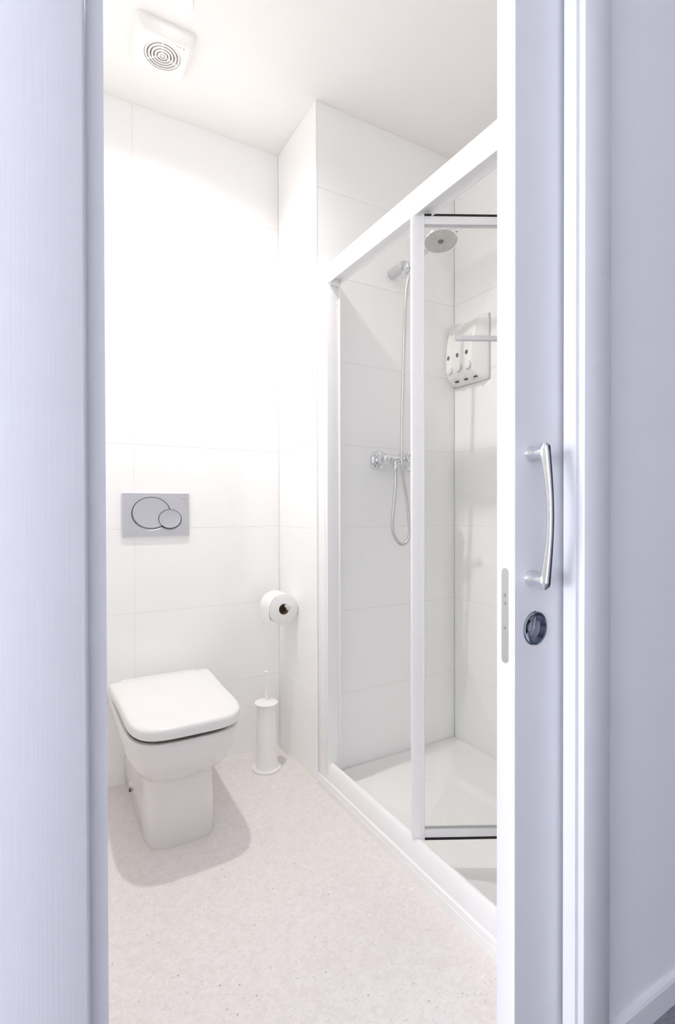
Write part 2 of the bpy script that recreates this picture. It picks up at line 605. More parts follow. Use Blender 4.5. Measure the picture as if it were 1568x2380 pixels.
lathe(bm, (LX, DY0, LZ), (0, 1, 0), [(0.0302, 0.0), (0.0302, -0.0012), (0.0285, -0.0022), (0.0262, -0.0016), (0.0254, 0.003), (0.0235, 0.0085), (0.016, 0.0115), (0.010, 0.012), (0.010, 0.0135), (0.0268, 0.0135), (0.0268, 0.0)], 56, cap=False)
lock = obj('lock_cup', bm, 'steel_dark', door, 35)
lock['label'] = 'round recessed chrome lock cup'
bm = new_bm()
lathe(bm, (LX, DY0 + 0.0135, LZ), (0, -1, 0), [(0.0105, 0), (0.0105, 0.004), (0.0095, 0.0055), (0.006, 0.006)], 32)
obj('lock_spindle', bm, 'steel_dark', lock, 35)
bm = new_bm()
t_ = new_bm(); box(t_, -0.0022, 0.0022, -0.0035, 0.0035, -0.017, 0.017, 0.0015, 2)
bmesh.ops.transform(t_, matrix=Matrix.Translation((LX, DY0 + 0.006, LZ + 0.003)) @ Matrix.Rotation(math.radians(18), 4, 'Y'), verts=list(t_.verts))
merge(bm, t_)
obj('thumb_turn', bm, 'satin_dark', lock, 35)
def slot_outline(cy, z0, z1, hw, n=14):
    p = []
    for i in range(n + 1):
        a = PI * i / n
        p.append((cy + hw * math.cos(a), z1 - hw + hw * math.sin(a)))
    for i in range(n + 1):
        a = PI + PI * i / n
        p.append((cy + hw * math.cos(a), z0 + hw + hw * math.sin(a)))
    return p
bm = new_bm(); prism(bm, slot_outline(0.6362, 0.7535, 0.9195, 0.0078), 'yz', DX - 0.0008, DX + 0.0004)
plate = obj('edge_plate', bm, 'satin', door)
plate['label'] = 'satin metal lock faceplate with rounded ends'
for z in (0.872, 0.858, 0.815):
    bm = new_bm(); lathe(bm, (DX - 0.0008, 0.6362, z), (-1, 0, 0), [(0.0032, 0), (0.003, 0.0004), (0.002, 0.0006)], 18)
    obj('screw', bm, 'satin_dark', plate)

# ================================================================== TOILET
TX = 0.374
def d_outline(hw, yfront, yback, n=4.0, L=0.26, seg=40, rb=0.0, hwb=None):
    """rounded square front, straight sides, square back"""
    hwb = hw if hwb is None else hwb
    yc = yfront + L
    pts = []
    for i in range(seg + 1):
        a = PI * i / seg
        cx, sx = math.cos(a), math.sin(a)
        x = hw * math.copysign(abs(cx) ** (2 / n), cx)
        y = yc - L * abs(sx) ** (2 / n)
        pts.append((x, y))
    side = 6
    out = list(pts)
    for i in range(1, side + 1):
        t = i / side
        out.append((-(hw + (hwb - hw) * t), yc + (yback - rb - yc) * t))
    if rb:
        for i in range(1, 5):
            a = PI / 2 * i / 5
            out.append((-(hwb - rb + rb * math.cos(a)), yback - rb + rb * math.sin(a)))
    out.append((-(hwb - rb), yback))
    out.append((hwb - rb, yback))
    if rb:
        for i in range(4, 0, -1):
            a = PI / 2 * i / 5
            out.append(((hwb - rb + rb * math.cos(a)), yback - rb + rb * math.sin(a)))
    for i in range(side, 0, -1):
        t = i / side
        out.append(((hw + (hwb - hw) * t), yc + (yback - rb - yc) * t))
    return out
toilet = thing('toilet', 'white floor-standing toilet with closed square lid against the tiled wall', 'toilet', (TX, 1.80, 0))
secs = [  # z, half width, front y, exponent, length of the bowed part, back half width
    (0.0, 0.108, 1.598, 5.0, 0.20, 0.110),
    (0.004, 0.110, 1.596, 5.0, 0.20, 0.112),
    (0.10, 0.107, 1.600, 5.0, 0.20, 0.112),
    (0.180, 0.106, 1.606, 4.8, 0.20, 0.112),
    (0.194, 0.1072, 1.604, 4.6, 0.20, 0.113),
    (0.202, 0.1105, 1.5985, 4.5, 0.205, 0.115),
    (0.209, 0.1160, 1.590, 4.4, 0.21, 0.118),
    (0.218, 0.1245, 1.577, 4.2, 0.22, 0.124),
    (0.234, 0.1390, 1.553, 4.0, 0.23, 0.138),
    (0.262, 0.154, 1.524, 3.9, 0.25, 0.152),
    (0.295, 0.163, 1.503, 3.9, 0.26, 0.163),
    (0.330, 0.168, 1.490, 3.9, 0.26, 0.170),
    (0.352, 0.170, 1.484, 3.9, 0.26, 0.172),
    (0.3615, 0.1695, 1.4845, 3.9, 0.26, 0.1715),
    (0.3640, 0.1680, 1.486, 3.9, 0.26, 0.1700),
]
bm = new_bm()
pan_rings = [[(TX + x, y, z) for x, y in d_outline(hw, yf, YB - 0.002, n, L, hwb=hb)] for z, hw, yf, n, L, hb in secs]
for z, ins in ((0.3640, 0.004), (0.3600, 0.007), (0.30, 0.030), (0.22, 0.08)):   # hollow bowl under the lid
    pan_rings.append([(TX + x, y, z) for x, y in d_outline(0.165 - ins, 1.490 + ins, 1.93 - ins, 3.4, 0.22, hwb=0.165 - ins)])
rings_loft(bm, pan_rings)
obj('pan', bm, 'porcelain', toilet, 50)
bm = new_bm()
rings_loft(bm, [[(TX + x, y, z) for x, y in d_outline(hw, yf, 1.955, 3.9, 0.26, hwb=hw + 0.003)] for z, hw, yf in ((0.3650, 0.120, 1.575), (0.3825, 0.120, 1.575))])
obj('seat', bm, 'seat_plastic', toilet, 40)
bm = new_bm()
lid = []
for z, ins in ((0.3815, 0.0035), (0.383, 0.001), (0.387, 0.0), (0.404, 0.0), (0.4095, 0.0018), (0.4125, 0.0045), (0.4145, 0.009), (0.4155, 0.016), (0.4170, 0.045), (0.4180, 0.09)):
    lid.append([(TX + x, y, z) for x, y in d_outline(0.168 - ins, 1.468 + ins, 1.962 - ins, 4.2, 0.255, rb=0.02, hwb=0.177 - ins)])
rings_loft(bm, lid)
obj('lid', bm, 'seat_plastic', toilet, 60)
bm = new_bm()
box(bm, TX - 0.135, TX + 0.135, 1.957, 1.995, 0.3640, 0.408, 0.006, 3)
obj('hinge_bar', bm, 'seat_plastic', toilet, 40)
bm = new_bm()
lathe(bm, (TX - 0.1085, 1.93, 0.055), (-1, 0, 0), [(0.011, 0), (0.011, 0.003), (0.007, 0.006)], 20)
obj('bolt_cap', bm, 'chrome', toilet, 40)
bm = new_bm()
lathe(bm, (TX - 0.1095, 1.93, 0.035), (-1, 0, 0), [(0.007, 0), (0.006, 0.004), (0.003, 0.005)], 16)
obj('bolt', bm, 'dark', toilet, 40)

# ================================================================== FLUSH PLATE
PX0, PX1, PZ0, PZ1 = 0.2543, 0.5003, 0.919, 1.083
PY = YB - 0.011
fp = thing('flush_plate', 'satin silver dual flush plate with two round buttons above the toilet', 'flush plate', ((PX0 + PX1) / 2, YB, PZ0))
bm = new_bm(); box(bm, PX0, PX1, PY, YB, PZ0, PZ1, 0.0032, 3)
face = obj('plate', bm, 'satin', fp, 35)
BIG, SML = (0.3580, 1.0075, 0.0585), (0.4255, 0.984, 0.0355)
ES = 1.16
for (bx_, bz, br) in (BIG, SML):
    cut = new_bm()
    # dish with its wide bevel at the lower side
    a, n = Vector((bx_, PY, bz)), 56
    r0 = [(bx_ + (br + 0.0035) * ES * math.cos(2 * PI * i / n), PY - 0.001, bz - 0.0038 + (br + 0.0052) * math.sin(2 * PI * i / n)) for i in range(n)]
    r1 = [(bx_ + (br + 0.0006) * ES * math.cos(2 * PI * i / n), PY + 0.0045, bz + (br + 0.0006) * math.sin(2 * PI * i / n)) for i in range(n)]
    rings_loft(cut, [r0, r1])
    carve(face, cut)
for p in face.data.polygons:
    p.use_smooth = False
def button(bx_, bz, br, ydep, name):
    n = 64
    bm = new_bm()
    rg = []
    for k, dy in ((1.0, PY + 0.0044 + ydep), (1.0, PY + 0.0005 + ydep), (0.985, PY - 0.0006 + ydep), (0.90, PY - 0.0001 + ydep), (0.5, PY + 0.0006 + ydep), (0.02, PY + 0.0009 + ydep)):
        rg.append([(bx_ + br * ES * k * math.cos(2 * PI * i / n), dy, bz + br * k * math.sin(2 * PI * i / n)) for i in range(n)])
    rings_loft(bm, rg)
    b = obj(name, bm, 'satin', fp, 30)
    # dark parting line round the button
    bm = new_bm()
    pts = [(bx_ + (br + 0.0004) * ES * math.cos(2 * PI * i / n), PY - 0.0004 + ydep, bz + (br + 0.0004) * math.sin(2 * PI * i / n)) for i in range(n + 1)]
    sweep(bm, pts, 0.00075, 6)
    obj('parting_line', bm, 'dark', b)
    return b
button(*BIG, 0.0, 'flush_button')
button(*SML, -0.0034, 'flush_button')
text_part('wordmark', 'GEBERIT', 0.0052, (0.4785, PY - 0.0003, 1.0605), (PI / 2, 0, 0), fp, 'satin_dark')

# ================================================================== TOILET PAPER
RX, RZ, RR = 0.8195, 0.6286, 0.0605
Y0, Y1 = 1.8555, 1.9535
roll = thing('toilet_roll', 'white toilet paper roll with a loose end hanging on its left', 'toilet roll', (RX, 1.905, RZ - RR))
bm = new_bm()
n = 72
prof = [(0.0215, Y0), (0.057, Y0), (RR, Y0 + 0.002), (RR, Y1 - 0.002), (0.057, Y1), (0.0215, Y1)]
rings = [[(RX + r * math.cos(2 * PI * i / n), y, RZ + r * math.sin(2 * PI * i / n)) for i in range(n)] for r, y in prof]
rings.append(rings[0])
rings_loft(bm, rings, cap=False)
bmesh.ops.remove_doubles(bm, verts=list(bm.verts), dist=1e-6)
obj('paper', bm, 'paper', roll, 35)
bm = new_bm()
prof = [(0.0215, Y0 - 0.0003), (0.0215, Y1), (0.0200, Y1), (0.0200, Y0 - 0.0003)]
rings = [[(RX + r * math.cos(2 * PI * i / 40), y, RZ + r * math.sin(2 * PI * i / 40)) for i in range(40)] for r, y in prof]
rings.append(rings[0])
rings_loft(bm, rings, cap=False)
bmesh.ops.remove_doubles(bm, verts=list(bm.verts), dist=1e-6)
obj('cardboard_core', bm, 'card', roll, 35)
bm = new_bm()
path = []
for i in range(12):
    a = math.radians(120 + 60 * i / 11)
    path.append((RX + (RR + 0.0012) * math.cos(a), RZ + (RR + 0.0012) * math.sin(a)))
for i in range(1, 9):
    t = i / 8
    path.append((RX - RR - 0.0012 + 0.006 * t * t, RZ - 0.068 * t))
rings = []
for j, (x, z) in enumerate(path):
    slant = 0.010 * max(0, (j - 11)) / 8
    rings.append([(x, Y0 + 0.001, z - 0), (x, Y1 - 0.001, z + 0), (x - 0.0006, Y1 - 0.001, z), (x - 0.0006, Y0 + 0.001, z)])
rings_loft(bm, rings)
obj('loose_sheet', bm, 'paper', roll, 40)
hold = thing('toilet_roll_holder', 'chrome rod holder carrying the toilet roll on the short tiled wall', 'roll holder', (XR, 1.96, RZ))
bm = new_bm()
sweep(bm, [(RX + 0.005, Y0 - 0.034, RZ + 0.0095), (RX + 0.005, 1.96, RZ + 0.0095)], lambda t, i: 0.0098, 24)
obj('rod', bm, 'chrome', hold, 40)
bm = new_bm()
lathe(bm, (RX + 0.005, Y0 - 0.034, RZ + 0.0095), (0, -1, 0), [(0.0098, 0), (0.0092, 0.0018), (0.0075, 0.0026)], 24)
obj('rod_end_cap', bm, 'satin', hold, 40)
bm = new_bm()
sweep(bm, [(RX + 0.005, 1.966, RZ + 0.0095), (XR - 0.004, 1.966, RZ + 0.0095)], 0.0085, 20)
obj('arm', bm, 'chrome', hold, 40)
bm = new_bm()
lathe(bm, (XR, 1.966, RZ + 0.0095), (-1, 0, 0), [(0.024, 0), (0.024, 0.004), (0.022, 0.006), (0.010, 0.007)], 32)
obj('wall_rose', bm, 'chrome', hold, 40)

# ================================================================== TOILET BRUSH
BX, BY = 0.7625, 1.90
bh = thing('toilet_brush_holder', 'white tapered plastic toilet brush holder on the floor in the corner', 'brush holder', (BX, BY, 0))
bm = new_bm()
lathe(bm, (BX, BY, 0), (0, 0, 1), [(0.0440, 0.006), (0.0435, 0.012), (0.0432, 0.03), (0.0415, 0.08), (0.0395, 0.14), (0.0380, 0.20), (0.0372, 0.252), (0.0366, 0.256), (0.030, 0.256), (0.028, 0.10), (0.027, 0.02)], 56)
obj('cup', bm, 'plastic', bh, 40)
bm = new_bm()
lathe(bm, (BX, BY, 0), (0, 0, 1), [(0.0545, 0.0), (0.0562, 0.002), (0.0568, 0.006), (0.0555, 0.0095), (0.0530, 0.0110), (0.0505, 0.0100), (0.0455, 0.0075), (0.040, 0.0075)], 56)
obj('base_rim', bm, 'plastic', bh, 40)
tb = thing('toilet_brush', 'thin white handle and round splash lid of the brush standing in its holder', 'toilet brush', (BX, BY, 0.2565))
bm = new_bm()
lathe(bm, (BX, BY, 0.2565), (0, 0, 1), [(0.040, 0), (0.0455, 0.001), (0.0462, 0.003), (0.0450, 0.005), (0.020, 0.0085), (0.010, 0.0115), (0.006, 0.014)], 56)
obj('splash_lid', bm, 'plastic', tb, 40)
bm = new_bm()
lathe(bm, (BX, BY, 0.269), (0, 0, 1), [(0.0066, 0), (0.0060, 0.02), (0.0050, 0.05), (0.0046, 0.108)], 24)
obj('handle', bm, 'plastic', tb, 40)
bm = new_bm()
lathe(bm, (BX, BY, 0.376), (0, 0, 1), [(0.0050, 0), (0.0078, 0.0018), (0.0085, 0.004), (0.0072, 0.0065), (0.003, 0.0078)], 28)
obj('knob', bm, 'plastic', tb, 40)

# ================================================================== SHOWER TRAY
bm = new_bm()
tx0, tx1, ty0, ty1 = 0.882, XS - 0.0005, YF + 0.0005, YS - 0.0012
zr = 0.026
def ring4(x0, x1, y0, y1, z, r, n=6):
    pts = []
    for cx, cy, a0 in ((x1 - r, y1 - r, 0), (x0 + r, y1 - r, 90), (x0 + r, y0 + r, 180), (x1 - r, y0 + r, 270)):
        for i in range(n + 1):
            a = math.radians(a0 + 90 * i / n)
            pts.append((cx + r * math.cos(a), cy + r * math.sin(a), z))
    return pts
rings = [ring4(tx0, tx1, ty0, ty1, 0.0, 0.003), ring4(tx0, tx1, ty0, ty1, zr - 0.002, 0.003), ring4(tx0 + 0.002, tx1 - 0.0005, ty0 + 0.001, ty1 - 0.0005, zr, 0.003),
         ring4(tx0 + 0.052, tx1 - 0.010, ty0 + 0.010, ty1 - 0.010, zr, 0.03), ring4(tx0 + 0.056, tx1 - 0.014, ty0 + 0.014, ty1 - 0.014, zr - 0.0015, 0.03),
         ring4(tx0 + 0.075, tx1 - 0.042, ty0 + 0.042, ty1 - 0.042, 0.0110, 0.03), ring4(tx0 + 0.082, tx1 - 0.050, ty0 + 0.050, ty1 - 0.050, 0.0095, 0.028),
         ring4(1.15, 1.27, 0.98, 1.02, 0.0045, 0.01)]
rings_loft(bm, rings)
tray = tag(obj('shower_tray', bm, 'tray', None, 35), 'low white acrylic shower tray behind the sill', 'shower tray')

# ================================================================== SHOWER ENCLOSURE
enc = thing('shower_enclosure', 'white framed shower enclosure with a folded glass bifold door', 'shower enclosure', (0.905, 1.2, zr))
# sill: ledge, groove, sloped upper face, rounded top
prof = [(0.8835, zr), (0.8825, 0.036), (0.8838, 0.0415), (0.8865, 0.0430), (0.8885, 0.0425), (0.8893, 0.0445), (0.8890, 0.047), (0.8885, 0.050), (0.8892, 0.066),
        (0.8915, 0.084), (0.8955, 0.0965), (0.9005, 0.1025), (0.9060, 0.1040), (0.9100, 0.1020), (0.9115, 0.096), (0.9115, 0.060), (0.935, 0.050), (0.935, zr)]
bm = new_bm(); prism(bm, prof, 'xz', YF + 0.001, YS - 0.001)
obj('sill', bm, 'pvc', enc, 45)
# wall profiles at both ends
for (ya, yb, name) in ((1.625, YS - 0.0012, 'wall_profile'), (YF + 0.001, YF + 0.072, 'wall_profile')):
    bm = new_bm()
    s = 1 if ya > 1 else -1
    yo, yi = (yb, ya) if s > 0 else (ya, yb)
    # two telescoping sections, the outer one against the wall
    if s > 0:
        box(bm, 0.8865, 0.9400, 1.640, yb, 0.0435, 1.906, 0.002, 2)
        box(bm, 0.8880, 0.9370, 1.6245, 1.640, 0.060, 1.899, 0.0015, 2)
        box(bm, 0.9355, 0.9400, 1.618, 1.640, 0.070, 1.835, 0.001, 2)
    else:
        box(bm, 0.8865, 0.9400, ya, yb - 0.015, 0.0435, 1.906, 0.002, 2)
        box(bm, 0.8880, 0.9370, yb - 0.015, yb, 0.060, 1.899, 0.0015, 2)
    wp = obj(name, bm, 'pvc', enc, 40)
    if s > 0:
        for z in (1.7595, 0.1797):
            bm = new_bm(); lathe(bm, (0.9285, 1.6245, z), (0, -1, 0), [(0.0042, 0), (0.004, 0.001), (0.0028, 0.0018)], 20)
            obj('screw_cap', bm, 'pvc', wp, 40)
# top rail with an open channel below
prof = [(0.8935, 1.829), (0.8905, 1.834), (0.8900, 1.842), (0.8905, 1.880), (0.8935, 1.896), (0.9000, 1.9045), (0.9080, 1.9065), (0.9300, 1.9065), (0.9390, 1.900), (0.9400, 1.890),
        (0.9400, 1.829), (0.9370, 1.829), (0.9370, 1.845), (0.8965, 1.845), (0.8965, 1.829)]
bm = new_bm(); prism(bm, prof, 'xz', YF + 0.001, YS - 0.076)
obj('top_rail', bm, 'pvc', enc, 35)
bm = new_bm(); box(bm, 0.8975, 0.9365, 1.616, YS - 0.0755, 1.822, 1.8448, 0.003, 2)
obj('corner_block', bm, 'pvc', enc, 40)

# bifold leaves
ang = math.radians(-28.3)
P0 = Vector((0.909, 1.1405))          # sliding end, under the rail
LW = 0.352
d1 = Vector((math.cos(ang), math.sin(ang)))
fold = P0 + d1 * LW
d2 = Vector((-d1.x, d1.y))
hinge = fold + d2 * LW
def leaf(origin, d, name, both):
    """leaf drawn along local x, y is thickness; returns transform"""
    Mx = Matrix.Translation((origin.x, origin.y, 0)) @ Matrix.Rotation(math.atan2(d.y, d.x), 4, 'Z')
    def part(nm, bm, mt, par, sm=None):
        bmesh.ops.transform(bm, matrix=Mx, verts=list(bm.verts))
        return obj(nm, bm, mt, par, sm)
    ZB, ZT = 0.104, 1.8305
    bm = new_bm()
    box(bm, -0.018, 0.0125, -0.011, 0.011, ZB, ZT, 0.003, 3)
    box(bm, 0.0110, 0.0175, -0.0135, 0.009, ZB - 0.004, ZT + 0.003, 0.001, 1)
    stile = part('door_leaf', bm, 'pvc', enc, 40)
    stile['label'] = 'white framed glass leaf of the bifold door'
    bm = new_bm(); box(bm, LW - 0.03, LW - 0.008, -0.011, 0.011, ZB, ZT, 0.003, 3)
    part('stile', bm, 'pvc', stile, 40)
    bm = new_bm(); box(bm, 0.0175, LW - 0.03, -0.010, 0.010, ZT - 0.024, ZT - 0.001, 0.002, 2)
    part('top_bar', bm, 'pvc', stile, 40)
    bm = new_bm(); box(bm, 0.0175, LW - 0.03, -0.010, 0.010, ZB + 0.001, ZB + 0.024, 0.002, 2)
    part('bottom_bar', bm, 'pvc', stile, 40)
    bm = new_bm(); box(bm, 0.0170, LW - 0.02, -0.0105, -0.002, ZT - 0.0005, ZT + 0.0042)
    part('gasket', bm, 'gasket', stile)
    bm = new_bm(); box(bm, 0.0140, LW - 0.02, -0.0105, -0.002, ZB - 0.0052, ZB - 0.0004)
    part('gasket', bm, 'gasket', stile)
    for z in (ZT - 0.0258, ZB + 0.0245):
        bm = new_bm(); box(bm, 0.0175, LW - 0.03, -0.006, 0.004, z, z + 0.0012)
        part('glazing_bead', bm, 'satin', stile)
    bm = new_bm(); box(bm, 0.0125, LW - 0.028, -0.0015, 0.0015, ZB + 0.02, ZT - 0.02)
    part('glass_pane', bm, 'glass', stile)
    return part, stile
part1, leaf1 = leaf(P0, d1, 'near', True)
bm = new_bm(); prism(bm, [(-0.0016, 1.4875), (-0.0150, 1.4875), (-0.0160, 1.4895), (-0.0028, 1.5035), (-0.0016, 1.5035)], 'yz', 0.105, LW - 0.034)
part1('reflection_strip', bm, 'strip', leaf1)  # white wedge added for a reflected bar, tilted to catch the lamp
part2, leaf2 = leaf(hinge, -d2, 'back', True)
bm = new_bm()
hm = fold - d1 * 0.004
lathe(bm, (fold.x + 0.004, fold.y, 0.11), (0, 0, 1), [(0.007, 0), (0.007, 1.722)], 20)
obj('fold_hinge', bm, 'pvc', enc, 40)

# ================================================================== SHOWER MIXER, HOSE, HANDSET
MX0, MZ, MY = 1.157, 1.212, 1.645
mix = thing('shower_mixer', 'chrome wall-mounted shower mixer with round wall roses', 'shower mixer', (1.232, YS, MZ))
for x in (MX0, MX0 + 0.150):
    bm = new_bm()
    lathe(bm, (x, YS, MZ), (0, -1, 0), [(0.0375, 0), (0.0378, 0.003), (0.0365, 0.008), (0.0310, 0.012), (0.0230, 0.0145), (0.0190, 0.015)], 44)
    rose = obj('wall_rose', bm, 'chrome', mix, 40)
    bm = new_bm()
    lathe(bm, (x, YS - 0.013, MZ), (0, -1, 0), [(0.0185, 0), (0.0195, 0.002), (0.0195, 0.014), (0.0240, 0.016), (0.0246, 0.019), (0.0246, 0.040), (0.0232, 0.043), (0.0215, 0.052), (0.016, 0.060), (0.006, 0.063)], 40)
    obj('union_nut', bm, 'chrome', rose, 30)
bm = new_bm()
lathe(bm, (MX0 + 0.004, MY, MZ), (1, 0, 0), [(0.0170, 0), (0.0205, 0.010), (0.0200, 0.024), (0.0165, 0.044), (0.0175, 0.052), (0.0235, 0.060), (0.0260, 0.072), (0.0260, 0.092), (0.0235, 0.104), (0.0165, 0.112), (0.0195, 0.128), (0.0205, 0.140), (0.0170, 0.146)], 44)
obj('body', bm, 'chrome', mix, 40)
bm = new_bm()
lathe(bm, (1.2400, MY - 0.012, MZ), (0, -1, 0.25), [(0.0215, 0), (0.0225, 0.010), (0.0235, 0.022), (0.0225, 0.034), (0.018, 0.041), (0.008, 0.044)], 36)
knob = obj('cartridge_cap', bm, 'chrome', mix, 40)
bm = new_bm()
sweep(bm, catmull([(1.2400, MY - 0.040, MZ + 0.018), (1.2410, MY - 0.062, MZ + 0.022), (1.2420, MY - 0.100, MZ + 0.036)], 6), lambda t, i: (0.0085 - 0.002 * t, 0.0055 - 0.0015 * t), 18)
obj('lever', bm, 'chrome', knob, 40)
bm = new_bm()
lathe(bm, (1.1945, 1.632, MZ - 0.008), (0, 0, -1), [(0.010, 0), (0.010, 0.012), (0.0118, 0.014), (0.0118, 0.026), (0.0098, 0.034), (0.0072, 0.046)], 28)
obj('hose_outlet', bm, 'chrome', mix, 35)

yl = 1.628
hose_pts = [(1.1945, 1.632, 1.165), (1.190, yl, 1.107), (1.181, yl, 1.0245), (1.1745, yl, 0.967), (1.180, yl, 0.925), (1.197, 1.624, 0.8935), (1.216, 1.619, 0.8812), (1.236, 1.614, 0.8935), (1.2450, 1.611, 0.927),
            (1.2413, 1.610, 0.974), (1.2309, 1.610, 1.058), (1.2110, 1.606, 1.141), (1.2000, 1.600, 1.20), (1.1970, 1.596, 1.323), (1.1985, 1.589, 1.522), (1.201, 1.583, 1.7215), (1.206, 1.580, 1.838), (1.2145, 1.578, 1.893), (1.2195, 1.577, 1.908)]
bm = new_bm()
fine = catmull(hose_pts, 14)
# resample evenly so the ribs are regular
cum = [0]
for a, b in zip(fine, fine[1:]):
    cum.append(cum[-1] + (b - a).length)
NS = 560
res, j = [], 0
for i in range(NS + 1):
    s = cum[-1] * i / NS
    while j < len(cum) - 2 and cum[j + 1] < s:
        j += 1
    t = (s - cum[j]) / max(1e-9, cum[j + 1] - cum[j])
    res.append(fine[j].lerp(fine[j + 1], min(1, max(0, t))))
sweep(bm, res, lambda t, i: 0.0066 + (0.00045 if i % 2 else -0.00045), 10)
tag(obj('shower_hose', bm, 'hose', None, 60), 'ribbed steel shower hose hanging in a loop from the mixer', 'hose')

hd = thing('shower_bracket', 'cylindrical chrome wall bracket holding the hand shower', 'shower bracket', (1.2246, YS, 1.94))
bm = new_bm()
lathe(bm, (1.2246, YS - 0.0005, 1.9600), (0, -1, 0), [(0.0205, 0), (0.0210, 0.002), (0.0210, 0.082), (0.0200, 0.086), (0.014, 0.088)], 40)
obj('arm', bm, 'satin', hd, 40)
bm = new_bm()
hc = Vector((1.2215, 1.5850, 1.9420))         # handset socket
HC = Vector((1.222, 1.402, 1.975))            # head centre (top side)
hv = (Vector((HC.x, HC.y + 0.035, HC.z + 0.0)) - hc).normalized()
lathe(bm, hc - hv * 0.014, hv, [(0.0155, 0), (0.0175, 0.003), (0.0185, 0.026), (0.0165, 0.029), (0.012, 0.029)], 32)
obj('socket', bm, 'chrome', hd, 40)
hs = thing('hand_shower', 'round chrome hand shower with a pale grey nozzle face', 'hand shower', (HC.x, HC.y, HC.z - 0.03))
bm = new_bm()
sweep(bm, catmull([hc - hv * 0.030 + Vector((0, 0, -0.004)), hc, hc + hv * 0.05, hc + hv * 0.10, hc + hv * 0.145], 8), lambda t, i: 0.0105 + 0.0035 * t, 24)
sweep(bm, [hc - hv * 0.030 + Vector((0, 0, -0.004)), hc - hv * 0.034 + Vector((-0.001, 0, -0.014)), (1.2195, 1.577, 1.905)], 0.0088, 20)
obj('handle', bm, 'chrome', hs, 40)
nrm = Vector((-0.10, -0.20, -1.0)).normalized()
HF = HC + Vector((0, 0, -0.012))
bm = new_bm()
lathe(bm, HF - nrm * 0.020, nrm, [(0.012, -0.002), (0.030, 0.001), (0.052, 0.008), (0.0595, 0.015), (0.0600, 0.021), (0.0585, 0.024), (0.0555, 0.0245), (0.0552, 0.0225)], 60)
obj('head', bm, 'chrome', hs, 35)
bm = new_bm()
lathe(bm, HF, nrm, [(0.0556, 0.001), (0.0550, 0.0032), (0.030, 0.0042), (0.012, 0.0044)], 56)
nface = obj('nozzle_face', bm, 'grey_rubber', hs, 30)
bm = new_bm()
_, u_, v_ = basis(nrm)
for ringr, cnt in ((0.022, 10), (0.031, 16), (0.040, 22), (0.049, 28)):
    for k in range(cnt):
        a = 2 * PI * (k + 0.5 * (cnt % 4)) / cnt
        lathe(bm, HF + u_ * (ringr * math.cos(a)) + v_ * (ringr * math.sin(a)), nrm, [(0.0016, 0.003), (0.0012, 0.0062)], 8)
nz = obj('nozzles', bm, 'plastic', nface, 30)
nz['kind'] = 'stuff'
bm = new_bm()
lathe(bm, HF, nrm, [(0.0095, 0.004), (0.0095, 0.0058), (0.0078, 0.0064)], 28)
obj('centre_jet', bm, 'grey_window', nface, 30)
bm = new_bm()
tabp = HF + (Vector((-0.25, -1.0, 0.15)) + Vector((0.55, 0.0, 0))).normalized() * 0.0
ta = (nrm.cross(Vector((1, 0, 0)))).normalized()
tdir = (Vector((0.35, -0.94, 0.12)) - nrm * Vector((0.35, -0.94, 0.12)).dot(nrm)).normalized()
lathe(bm, HF + tdir * 0.058 - nrm * 0.004, tdir, [(0.0075, 0), (0.0072, 0.005), (0.0055, 0.008)], 20)
obj('spray_tab', bm, 'chrome', hs, 40)

# ================================================================== SOAP DISPENSER
DYa, DYb = 1.4935, 1.6935
dp = thing('soap_dispenser', 'white three-chamber soap dispenser on the tiled shower wall', 'soap dispenser', (XS, (DYa + DYb) / 2, 1.54))
def disp_ring(z, dep, back_in, front_in, r=0.008):
    """trapezoid footprint with soft corners, wall side at XS"""
    a0, a1 = DYa + back_in, DYb - back_in
    f0, f1 = DYa + front_in, DYb - back_in * 0.6 - front_in * 0.35
    X = XS - 0.0006
    P = [Vector((X, a0)), Vector((X - dep * 0.22, a0)), Vector((X - dep, f0)), Vector((X - dep, f1)), Vector((X - dep * 0.22, a1)), Vector((X, a1))]
    out = []
    for i, p in enumerate(P):
        if i in (0, 5):
            out.append((p.x, p.y, z))
            continue
        q0, q1 = P[i - 1], P[(i + 1) % 6]
        l0, l1 = (q0 - p).length, (q1 - p).length
        r0, r1 = min(r, l0 * 0.45), min(r, l1 * 0.45)
        s, e = p + (q0 - p).normalized() * r0, p + (q1 - p).normalized() * r1
        for k in range(5):
            t = k / 4
            c = s * (1 - t) ** 2 + p * 2 * t * (1 - t) + e * t * t
            out.append((c.x, c.y, z))
    return out
bm = new_bm()
prof = [(1.540, 0.012, 0.010, 0.016), (1.543, 0.020, 0.006, 0.020), (1.552, 0.034, 0.002, 0.026), (1.568, 0.050, 0.0, 0.032), (1.590, 0.061, 0.0, 0.036), (1.620, 0.066, 0.0, 0.037), (1.660, 0.066, 0.0, 0.036),
        (1.710, 0.060, 0.0, 0.033), (1.755, 0.050, 0.0, 0.030), (1.782, 0.040, 0.001, 0.028), (1.795, 0.032, 0.003, 0.024), (1.803, 0.020, 0.008, 0.020), (1.805, 0.012, 0.012, 0.018)]
rings_loft(bm, [disp_ring(*p) for p in prof])
obj('body', bm, 'plastic', dp, 50)
bm = new_bm(); box(bm, XS - 0.0035, XS - 0.0005, DYa - 0.0025, DYb + 0.001, 1.538, 1.802, 0.001, 1)
obj('back_plate', bm, 'ink', dp)
def face_x(z):
    for (z0, d0, _, _), (z1, d1_, _, _) in zip(prof, prof[1:]):
        if z0 <= z <= z1:
            return XS - 0.0006 - (d0 + (d1_ - d0) * (z - z0) / (z1 - z0))
    return XS - 0.06
